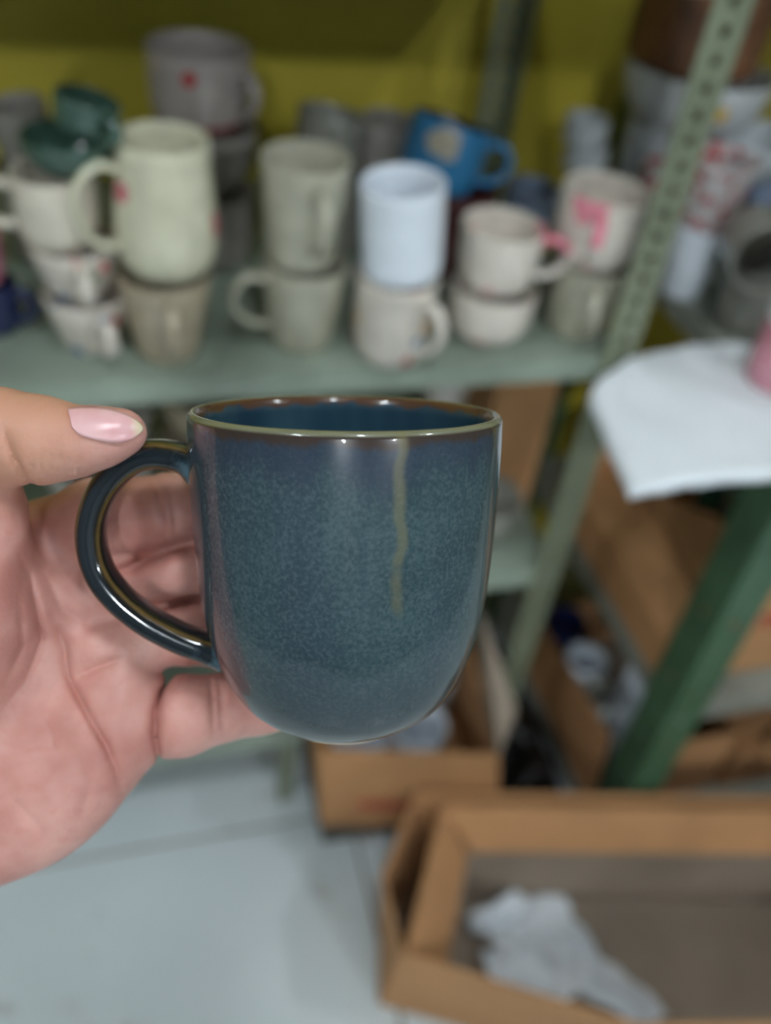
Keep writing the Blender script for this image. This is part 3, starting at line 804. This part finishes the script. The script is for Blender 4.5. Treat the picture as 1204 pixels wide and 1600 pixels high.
# rim: dark run, then brown where the glaze breaks on the edge
zz = gl.math('ADD', sz, gl.math('MULTIPLY', gl.math('SUBTRACT', vstreak, 0.5), 0.006))
zz3 = gl.math('ADD', sz, gl.math('MULTIPLY', gl.math('SUBTRACT', vstreak, 0.5), 0.024))
col = gl.mix(gl.math('MULTIPLY', gl.smooth(zz3, MH-0.016, MH-0.004), 0.7), col, srgb(40, 48, 66))
col = gl.mix(gl.math('MULTIPLY', gl.smooth(zz, MH-0.0042, MH-0.0018), 0.85), col, srgb(58, 42, 30))
col = gl.mix(gl.smooth(sz, MH-0.0011, MH-0.0003), col, srgb(112, 112, 90))
# inside: bluer glaze with a rust band under the edge
rad = gl.math('SQRT', gl.math('ADD', gl.math('MULTIPLY', sx, sx), gl.math('MULTIPLY', sy, sy)))
rin = gl.math('SUBTRACT', rad, 0.0424)
isin = gl.math('MULTIPLY', gl.math('LESS_THAN', rin, 0.0), gl.math('GREATER_THAN', sz, 0.056))
incol = gl.mix(gl.smooth(zz, MH-0.0028, MH-0.0014), gl.mix(gl.smooth(vstreak2, 0.35, 0.65), srgb(38, 64, 80), srgb(56, 84, 96)), srgb(88, 60, 42))
col = gl.mix(isin, col, incol)
# ochre drip on the front, right of the middle
drip_c = gl.math('ADD', 0.0150, gl.math('MULTIPLY', gl.math('SUBTRACT', gl.noise(1, 2, gl.mapping((20, 20, 75))), 0.5), 0.006))
dx = gl.math('ABSOLUTE', gl.math('SUBTRACT', sx, drip_c))
dm = gl.math('MULTIPLY', gl.smooth(dx, 0.0022, 0.0004), gl.math('MULTIPLY', gl.smooth(sz, 0.044, 0.050), gl.math('LESS_THAN', sy, 0.0)))
dm = gl.math('MULTIPLY', dm, gl.math('MULTIPLY', gl.smooth(rin, -0.0025, -0.0012), gl.smooth(gl.noise(1, 2, gl.mapping((10, 10, 90), (2, 2, 0))), 0.25, 0.5)))
col = gl.mix(gl.math('MULTIPLY', dm, 0.42), col, srgb(118, 112, 76))
gl.color(col)
gl.set(Roughness=0.25); gl.p.inputs['Specular IOR Level'].default_value = 0.25
gl.p.inputs['Coat Weight'].default_value = 0.55; gl.p.inputs['Coat Roughness'].default_value = 0.02
gl.bump(gl.noise(40, 2), 0.10, 0.0008)
obj('body', V, Fc, gl.m, held, True)
foot = plain('bare_clay_foot', srgb(196, 184, 166), 0.7, 0.05, 40)
V, Fc = lathe([(0.0150, 0.0012), (0.0156, -0.0008), (0.0168, -0.0012), (0.0180, -0.0010), (0.0186, 0.0002)], 72)
obj('foot_ring', V, Fc[:-72*2], foot, held, True)

# handle: centre line read in the picture, lying in the plane through the mug's axis
hx = n_x*math.cos(HTURN) + n_y*math.sin(-HTURN)*-1.0
hx = n_x*math.cos(HTURN) + n_y*math.sin(-HTURN)
hn = np.cross(n_up, hx)
def to_handle(x, y):
    d = ray(x, y); t = ((base_c-CAM) @ hn)/(d @ hn); p = CAM + d*t - base_c
    return Vector((p @ n_x, p @ n_y, p @ n_up))
cl = [(314, 733), (286, 716), (240, 709), (202, 722), (168, 755), (147, 800), (143, 846), (156, 894), (186, 934), (228, 968), (276, 994), (318, 1010), (352, 1019)]
hp = spline([to_handle(*q) for q in cl], 6)
nrm = Vector((float(hn @ n_x), float(hn @ n_y), float(hn @ n_up)))
K = len(hp)
ra = []; rb2 = []
for k in range(K):
    t = k/(K-1); e = max(0, 1-min(t, 1-t)/0.10)
    ra.append(0.0042 + 0.0014*e*e); rb2.append(0.0062 + 0.0014*e*e)
V, Fc = tube(hp, ra, rb2, 24, nrm, True, 0.72)
hg = NT('handle_reactive_glaze')
at = hg.n('ShaderNodeAttribute', attribute_name='edge')
nz = hg.noise(1, 3, hg.mapping((220, 220, 220)))
f = hg.math('ADD', at.outputs['Fac'], hg.math('MULTIPLY', hg.math('SUBTRACT', nz, 0.5), 0.35))
hc = hg.ramp(f, [(0.0, srgb(24, 33, 39)), (0.35, srgb(27, 27, 26)), (0.60, srgb(52, 42, 28)), (0.88, srgb(100, 80, 46))])
at2 = hg.n('ShaderNodeAttribute', attribute_name='joint')
hc = hg.mix(hg.math('MULTIPLY', hg.math('MULTIPLY', at2.outputs['Fac'], 0.8), hg.smooth(nz, 0.40, 0.65)), hc, srgb(92, 122, 136))
hg.color(hc); hg.set(Roughness=0.12)
hg.p.inputs['Coat Weight'].default_value = 0.5; hg.p.inputs['Coat Roughness'].default_value = 0.02; hg.p.inputs['Specular IOR Level'].default_value = 0.3
ho = obj('handle', V, Fc, hg.m, held, True)
ae = ho.data.attributes.new('edge', 'FLOAT', 'POINT'); aj = ho.data.attributes.new('joint', 'FLOAT', 'POINT')
ev, jv = [], []
for k in range(K):
    t = k/(K-1)
    for i in range(24):
        a = 2*math.pi*i/24
        e = max(0.0, 1-abs((abs(abs(a % math.pi)-math.pi/2))-math.pi/4)/0.5)   # the four rounded corners
        ev.append(e); jv.append(max(0.0, 1-min(t, (1-t))/0.11))
ae.data.foreach_set('value', ev); aj.data.foreach_set('value', jv)

# ------------------------------------------------------------------ the hand (one continuous surface from a distance field, in camera-aligned metres)
def seg_cone(P, a, b, ra_, rb_):
    ba = (b-a).astype(np.float32); l2_ = float(ba @ ba)
    X = P[0]-a[0]; Y = P[1]-a[1]; Z = P[2]-a[2]
    t = np.clip((X*ba[0]+Y*ba[1]+Z*ba[2])/l2_, 0, 1)
    d2 = (X-t*ba[0])**2 + (Y-t*ba[1])**2 + (Z-t*ba[2])**2
    return np.sqrt(d2) - (ra_ + t*(rb_-ra_))
def smin(a, b, k):
    h = np.clip(0.5+0.5*(b-a)/k, 0, 1)
    return b + (a-b)*h - k*h*(1-h)
def chain(P, pts, k=0.004):
    d = None
    for (x0, y0, z0, r0), (x1, y1, z1, r1) in zip(pts, pts[1:]):
        s_ = seg_cone(P, cpt(x0, y0, z0), cpt(x1, y1, z1), r0, r1)
        d = s_ if d is None else smin(d, s_, k)
    return d
def blob(P, c, rx, ry, rz, ang=0.0):
    c = cpt(*c); X, Y, Z = P[0]-c[0], P[1]-c[1], P[2]-c[2]
    ca, sa = math.cos(ang), math.sin(ang)
    u_, v_ = X*ca+Y*sa, -X*sa+Y*ca
    q = np.sqrt((u_/rx)**2+(v_/ry)**2+(Z/rz)**2)
    return (q-1)*min(rx, ry, rz)
def polyline_d(px, py, pts):
    """distance to a polyline and how far in from its ends (0 at an end, 1 well inside)"""
    L = [math.dist(a, b) for a, b in zip(pts, pts[1:])]; T = sum(L); c0 = 0.0
    d = w_ = None
    for ((x0, y0), (x1, y1)), l_ in zip(zip(pts, pts[1:]), L):
        dx_, dy_ = x1-x0, y1-y0
        t = np.clip(((px-x0)*dx_+(py-y0)*dy_)/(dx_*dx_+dy_*dy_), 0, 1)
        q = np.sqrt((px-x0-t*dx_)**2+(py-y0-t*dy_)**2)
        u_ = (c0+t*l_)/T; e_ = np.clip(np.minimum(u_, 1-u_)/0.3, 0.12, 1)
        if d is None: d, w_ = q, e_
        else: m_ = q < d; w_ = np.where(m_, e_, w_); d = np.minimum(d, q)
        c0 += l_
    return d, w_

INDEX = [(70, 850, .306, .0135), (150, 812, .300, .0130), (270, 800, .298, .0122), (330, 802, .308, .0112), (420, 806, .3248, .0104), (500, 830, .3335, .0088)]
MIDDLE = [(110, 950, .308, .0135), (190, 905, .304, .0122), (270, 892, .303, .0112), (330, 894, .311, .0108), (430, 905, .3262, .0104), (520, 930, .3342, .0088)]
RING = [(140, 1035, .308, .0130), (220, 992, .308, .0118), (290, 986, .308, .0110), (340, 992, .316, .0104), (430, 1000, .3222, .0096), (510, 1020, .3285, .0082)]
PINKY = [(215, 1130, .304, .0125), (285, 1118, .303, .0128), (345, 1106, .308, .0108), (400, 1100, .314, .0100), (470, 1095, .3140, .0086), (520, 1092, .3175, .0074)]
THUMB = [(-150, 840, .285, .0170), (-60, 700, .266, .0150), (0, 684, .262, .0134), (66, 688, .260, .0118), (118, 690, .259, .0093), (160, 682, .259, .0076), (192, 673, .259, .0060)]
CREASES = [  # polyline in picture pixels, half width px, depth m, (deepest distance it cuts to)
    ([(22, 850), (46, 900), (58, 950), (66, 1000), (40, 1066), (0, 1112)], 9, .0018),
    ([(84, 960), (100, 1010), (106, 1056), (124, 1092), (146, 1132), (166, 1166), (182, 1204), (191, 1240)], 8, .0036),
    ([(274, 1046), (252, 1080), (243, 1112), (242, 1146), (249, 1200)], 8, .0065),
    ([(329, 1050), (331, 1090), (334, 1150)], 4.5, .0018), ([(342, 1048), (345, 1092), (349, 1150)], 4.5, .0018),
    ([(108, 1062), (140, 1048), (200, 1024)], 12, .0022), ([(30, 1172), (60, 1164), (100, 1168)], 7, .0009),
    ([(58, 1110), (80, 1146), (88, 1190)], 8, .0009), ([(30, 930), (36, 1010), (8, 1066)], 8, .0012),
    ([(72, 900), (96, 950), (150, 985)], 14, .0014), ([(10, 1240), (60, 1290), (90, 1330)], 14, .0010),
    ([(120, 1180), (140, 1230), (120, 1290)], 12, .0010),
    ([(240, 730), (250, 790), (262, 860)], 6, .0011), ([(262, 730), (270, 800), (280, 860)], 6, .0010),
    ([(150, 900), (196, 888), (240, 870), (300, 846), (380, 826)], 11, .0085, .3035), ([(190, 972), (222, 962), (262, 946), (330, 926), (380, 916)], 10, .0080, .308),
    ([(2, 660), (14, 700), (34, 738), (60, 768)], 7, .0022),
]
WRINKLES = [([(x, 700+0.12*abs(x-90)), (x+3, 752)], 3.2, .0009) for x in (48, 62, 77, 92, 107, 122)]

def hand_field(P, detail=True):
    palm = chain(P, [(-150, 1290, .310, .024), (70, 850, .306, .0140)], .01)
    for q in ([(-150, 1290, .310, .024), (110, 950, .308, .0140)], [(-150, 1310, .310, .024), (140, 1035, .308, .0138)],
              [(-140, 1330, .308, .024), (206, 1118, .303, .0128)]):
        palm = smin(palm, chain(P, q), .012)
    palm = smin(palm, chain(P, [(-330, 1440, .315, .028), (-150, 1300, .310, .026)]), .012)          # wrist
    palm = smin(palm, blob(P, (66, 1240, .300), .036, .021, .017, math.radians(-38)), .010)           # heel below the little finger
    palm = smin(palm, blob(P, (168, 1004, .3005), .011, .008, .011, 0.3), .005)
    palm = smin(palm, blob(P, (92, 925, .3), .012, .010, .0125, 0.3), .006)
    palm = smin(palm, blob(P, (175, 1120, .300), .014, .020, .014, math.radians(14)), .008)
    palm = smin(palm, chain(P, [(-150, 1160, .292, .022), (-40, 960, .280, .0165), (-40, 800, .272, .0150)]), .016)  # ball of the thumb
    fingers = None
    for fch in (INDEX, MIDDLE, RING, PINKY):
        d_ = chain(P, fch, .003)
        fingers = d_ if fingers is None else smin(fingers, d_, .0016)
    d = smin(palm, fingers, .0045)
    th = chain(P, THUMB, .004)
    th = smin(th, blob(P, (150, 686, .2585), .0125, .0062, .0070, math.radians(-5)), .003)
    d = smin(d, th, .006)
    if detail:
        px = P[0]/P[2]*FPX+602; py = P[1]/P[2]*FPX+800
        for cr in CREASES + WRINKLES:
            q, e_ = polyline_d(px, py, cr[0])
            g = cr[2]*e_*np.exp(-1.4*q/cr[1])
            if len(cr) > 3: g = g*np.clip((cr[3]-P[2])/0.006, 0, 1)
            d = d + g
    return d

def surface_nets(field, lo, hi, h):
    nx, ny, nz_ = (int((b-a)/h)+1 for a, b in zip(lo, hi))
    xs_ = (lo[0]+h*np.arange(nx)).astype(np.float32); ys_ = (lo[1]+h*np.arange(ny)).astype(np.float32); zs_ = (lo[2]+h*np.arange(nz_)).astype(np.float32)
    v = np.empty((nx, ny, nz_), np.float32)
    st_ = 24
    for i in range(0, nx, st_):
        G = np.meshgrid(xs_[i:i+st_], ys_, zs_, indexing='ij')
        v[i:i+st_] = field(G)
    ins = v < 0
    acc = np.zeros((nx-1, ny-1, nz_-1), np.int8)
    for a in (0, 1):
        for b in (0, 1):
            for c_ in (0, 1):
                acc += ins[a:nx-1+a, b:ny-1+b, c_:nz_-1+c_]
    act = (acc > 0) & (acc < 8)
    ids = -np.ones(act.shape, np.int64)
    ci = np.argwhere(act); ids[act] = np.arange(len(ci))
    summ = np.zeros((len(ci), 3)); cnt = np.zeros(len(ci))
    cor = [(a, b, c_) for a in (0, 1) for b in (0, 1) for c_ in (0, 1)]
    for p in cor:
        for ax in range(3):
            if p[ax]: continue
            q = list(p); q[ax] = 1
            va = v[ci[:, 0]+p[0], ci[:, 1]+p[1], ci[:, 2]+p[2]]; vb = v[ci[:, 0]+q[0], ci[:, 1]+q[1], ci[:, 2]+q[2]]
            mk = (va < 0) != (vb < 0)
            t = np.where(mk, va/(np.where(mk, va-vb, 1)), 0)
            pos = np.tile(np.array(p, float), (len(ci), 1)); pos[:, ax] += t
            summ[mk] += pos[mk]; cnt[mk] += 1
    verts = (ci + summ/cnt[:, None])*h + np.array(lo)
    quads = []
    for ax in range(3):
        o1, o2 = (ax+1) % 3, (ax+2) % 3
        sl0 = [slice(None)]*3; sl1 = [slice(None)]*3
        sl0[ax] = slice(0, -1); sl1[ax] = slice(1, None)
        A_, B_ = ins[tuple(sl0)], ins[tuple(sl1)]
        e = np.argwhere(A_ != B_)
        lim = np.array(act.shape)
        ok = (e[:, o1] > 0) & (e[:, o2] > 0) & (e[:, o1] < lim[o1]) & (e[:, o2] < lim[o2])
        e = e[ok]; fl_ = A_[e[:, 0], e[:, 1], e[:, 2]]
        def cid(d1, d2):
            q = e.copy(); q[:, o1] -= d1; q[:, o2] -= d2
            return ids[q[:, 0], q[:, 1], q[:, 2]]
        Q = np.stack([cid(1, 1), cid(0, 1), cid(0, 0), cid(1, 0)], 1)
        Q[~fl_] = Q[~fl_][:, ::-1]
        quads.append(Q)
    return verts, np.concatenate(quads)

HL, HH = (-0.190, -0.060, 0.236), (-0.004, 0.175, 0.352)
hv, hq = surface_nets(hand_field, HL, HH, 0.00078)
HO = cam2world(cpt(60, 1000, 0.30))          # origin in the palm
Bm_ = np.stack([_R, -_U, _F])                 # rows: camera-frame axes in world
wv = hv @ Bm_ + CAM - HO
sk = NT('skin')
gx = sk.sep()
n1_ = sk.noise(38, 3); n2_ = sk.noise(320, 4); n3_ = sk.noise(1400, 2)
skc = sk.ramp(n1_, [(0.32, srgb(184, 124, 113)), (0.50, srgb(202, 147, 136)), (0.70, srgb(214, 164, 152))])
skc = sk.mix(sk.math('MULTIPLY', sk.smooth(n2_, 0.5, 0.75), 0.25), skc, srgb(188, 116, 108))
# the back of the thumb is browner than the palm
tm = sk.n('ShaderNodeVectorMath', operation='DISTANCE'); sk.l(sk.tc.outputs['Object'], tm.inputs[0])
tm.inputs[1].default_value = tuple(cam2world(cpt(10, 640, .255))-HO)
skc = sk.mix(sk.math('MULTIPLY', sk.smooth(tm.outputs['Value'], 0.036, 0.014), 0.7), skc, srgb(192, 142, 112))
sk.color(skc)
sk.set(Roughness=0.46)
sk.p.inputs['Subsurface Weight'].default_value = 0.25
sk.p.inputs['Subsurface Radius'].default_value = (0.0045, 0.0016, 0.0009)
sk.p.inputs['Subsurface Scale'].default_value = 1.0
sk.p.inputs['Specular IOR Level'].default_value = 0.4
vo = sk.n('ShaderNodeTexVoronoi'); vo.inputs['Scale'].default_value = 900; sk.l(sk.tc.outputs['Object'], vo.inputs['Vector'])
sk.bump(sk.math('ADD', sk.math('MULTIPLY', vo.outputs['Distance'], 0.5), n2_), 0.22, 0.0005)
me = bpy.data.meshes.new('hand')
me.vertices.add(len(wv)); me.vertices.foreach_set('co', wv.astype(np.float32).ravel())
me.loops.add(hq.size); me.loops.foreach_set('vertex_index', hq.astype(np.int32).ravel())
me.polygons.add(len(hq)); me.polygons.foreach_set('loop_start', np.arange(0, hq.size, 4, dtype=np.int32)); me.polygons.foreach_set('loop_total', np.full(len(hq), 4, np.int32))
me.update(calc_edges=True); me.validate()
me.polygons.foreach_set('use_smooth', [True]*len(me.polygons))
me.materials.append(sk.m)
hand = mesh_obj('hand', me); hand.location = Vector(HO)
sm_ = hand.modifiers.new('smooth', 'SMOOTH'); sm_.factor = 0.5; sm_.iterations = 2
tag(hand, 'left hand reaching in from the left, thumb pressed on the mug handle', 'hand')

# thumb nail: a curved plate laid on the thumb
NAIL_TOP = [(106, 640), (130, 636), (165, 638), (195, 647), (213, 657), (223, 668)]
NAIL_BOT = [(112, 667), (126, 680), (160, 689), (188, 691), (208, 685), (223, 672)]
A = spline([(x, y, 0) for x, y in NAIL_TOP], 5); B = spline([(x, y, 0) for x, y in NAIL_BOT], 5)
mm = 10; pts = []
for a, b in zip(A, B):
    for j in range(mm+1):
        p = a.lerp(b, j/mm); pts.append((p.x, p.y))
pts = np.array(pts)
dirs = np.stack([(pts[:, 0]-602)/FPX, (pts[:, 1]-800)/FPX, np.ones(len(pts))], 1)
tz = np.full(len(pts), 0.240)
best = tz.copy(); bd = np.full(len(pts), 1.0)
for _ in range(60):
    Q = dirs*tz[:, None]
    dd = hand_field([Q[:, 0], Q[:, 1], Q[:, 2]], False)
    upd = dd < bd; best[upd] = tz[upd]; bd[upd] = dd[upd]
    tz = np.where(dd > 0.0001, tz+dd*0.7, tz); tz = np.minimum(tz, 0.275)
tz = best - 0.0006
Q = (dirs*tz[:, None]) @ Bm_ + CAM - HO
Fc = []
for i in range(len(A)-1):
    for j in range(mm):
        a = i*(mm+1)+j; Fc.append((a, a+mm+1, a+mm+2, a+1))
nm = NT('thumb_nail')
nl = nm.noise(120, 2)
tip = nm.n('ShaderNodeVectorMath', operation='DISTANCE'); nm.l(nm.tc.outputs['Object'], tip.inputs[0]); tip.inputs[1].default_value = tuple(cam2world(cpt(222, 672, .258))-HO)
nc = nm.ramp(nl, [(0.3, srgb(214, 158, 160)), (0.7, srgb(224, 182, 182))])
nc = nm.mix(nm.smooth(tip.outputs['Value'], 0.0062, 0.0034), nc, srgb(222, 204, 174))
nm.color(nc); nm.set(Roughness=0.28)
nm.p.inputs['Subsurface Weight'].default_value = 0.15; nm.p.inputs['Subsurface Radius'].default_value = (.002, .001, .0008)
nail = obj('thumb_nail', Q, Fc, nm.m, hand, True)
md = nail.modifiers.new('thickness', 'SOLIDIFY'); md.thickness = 0.0006; md.offset = 0
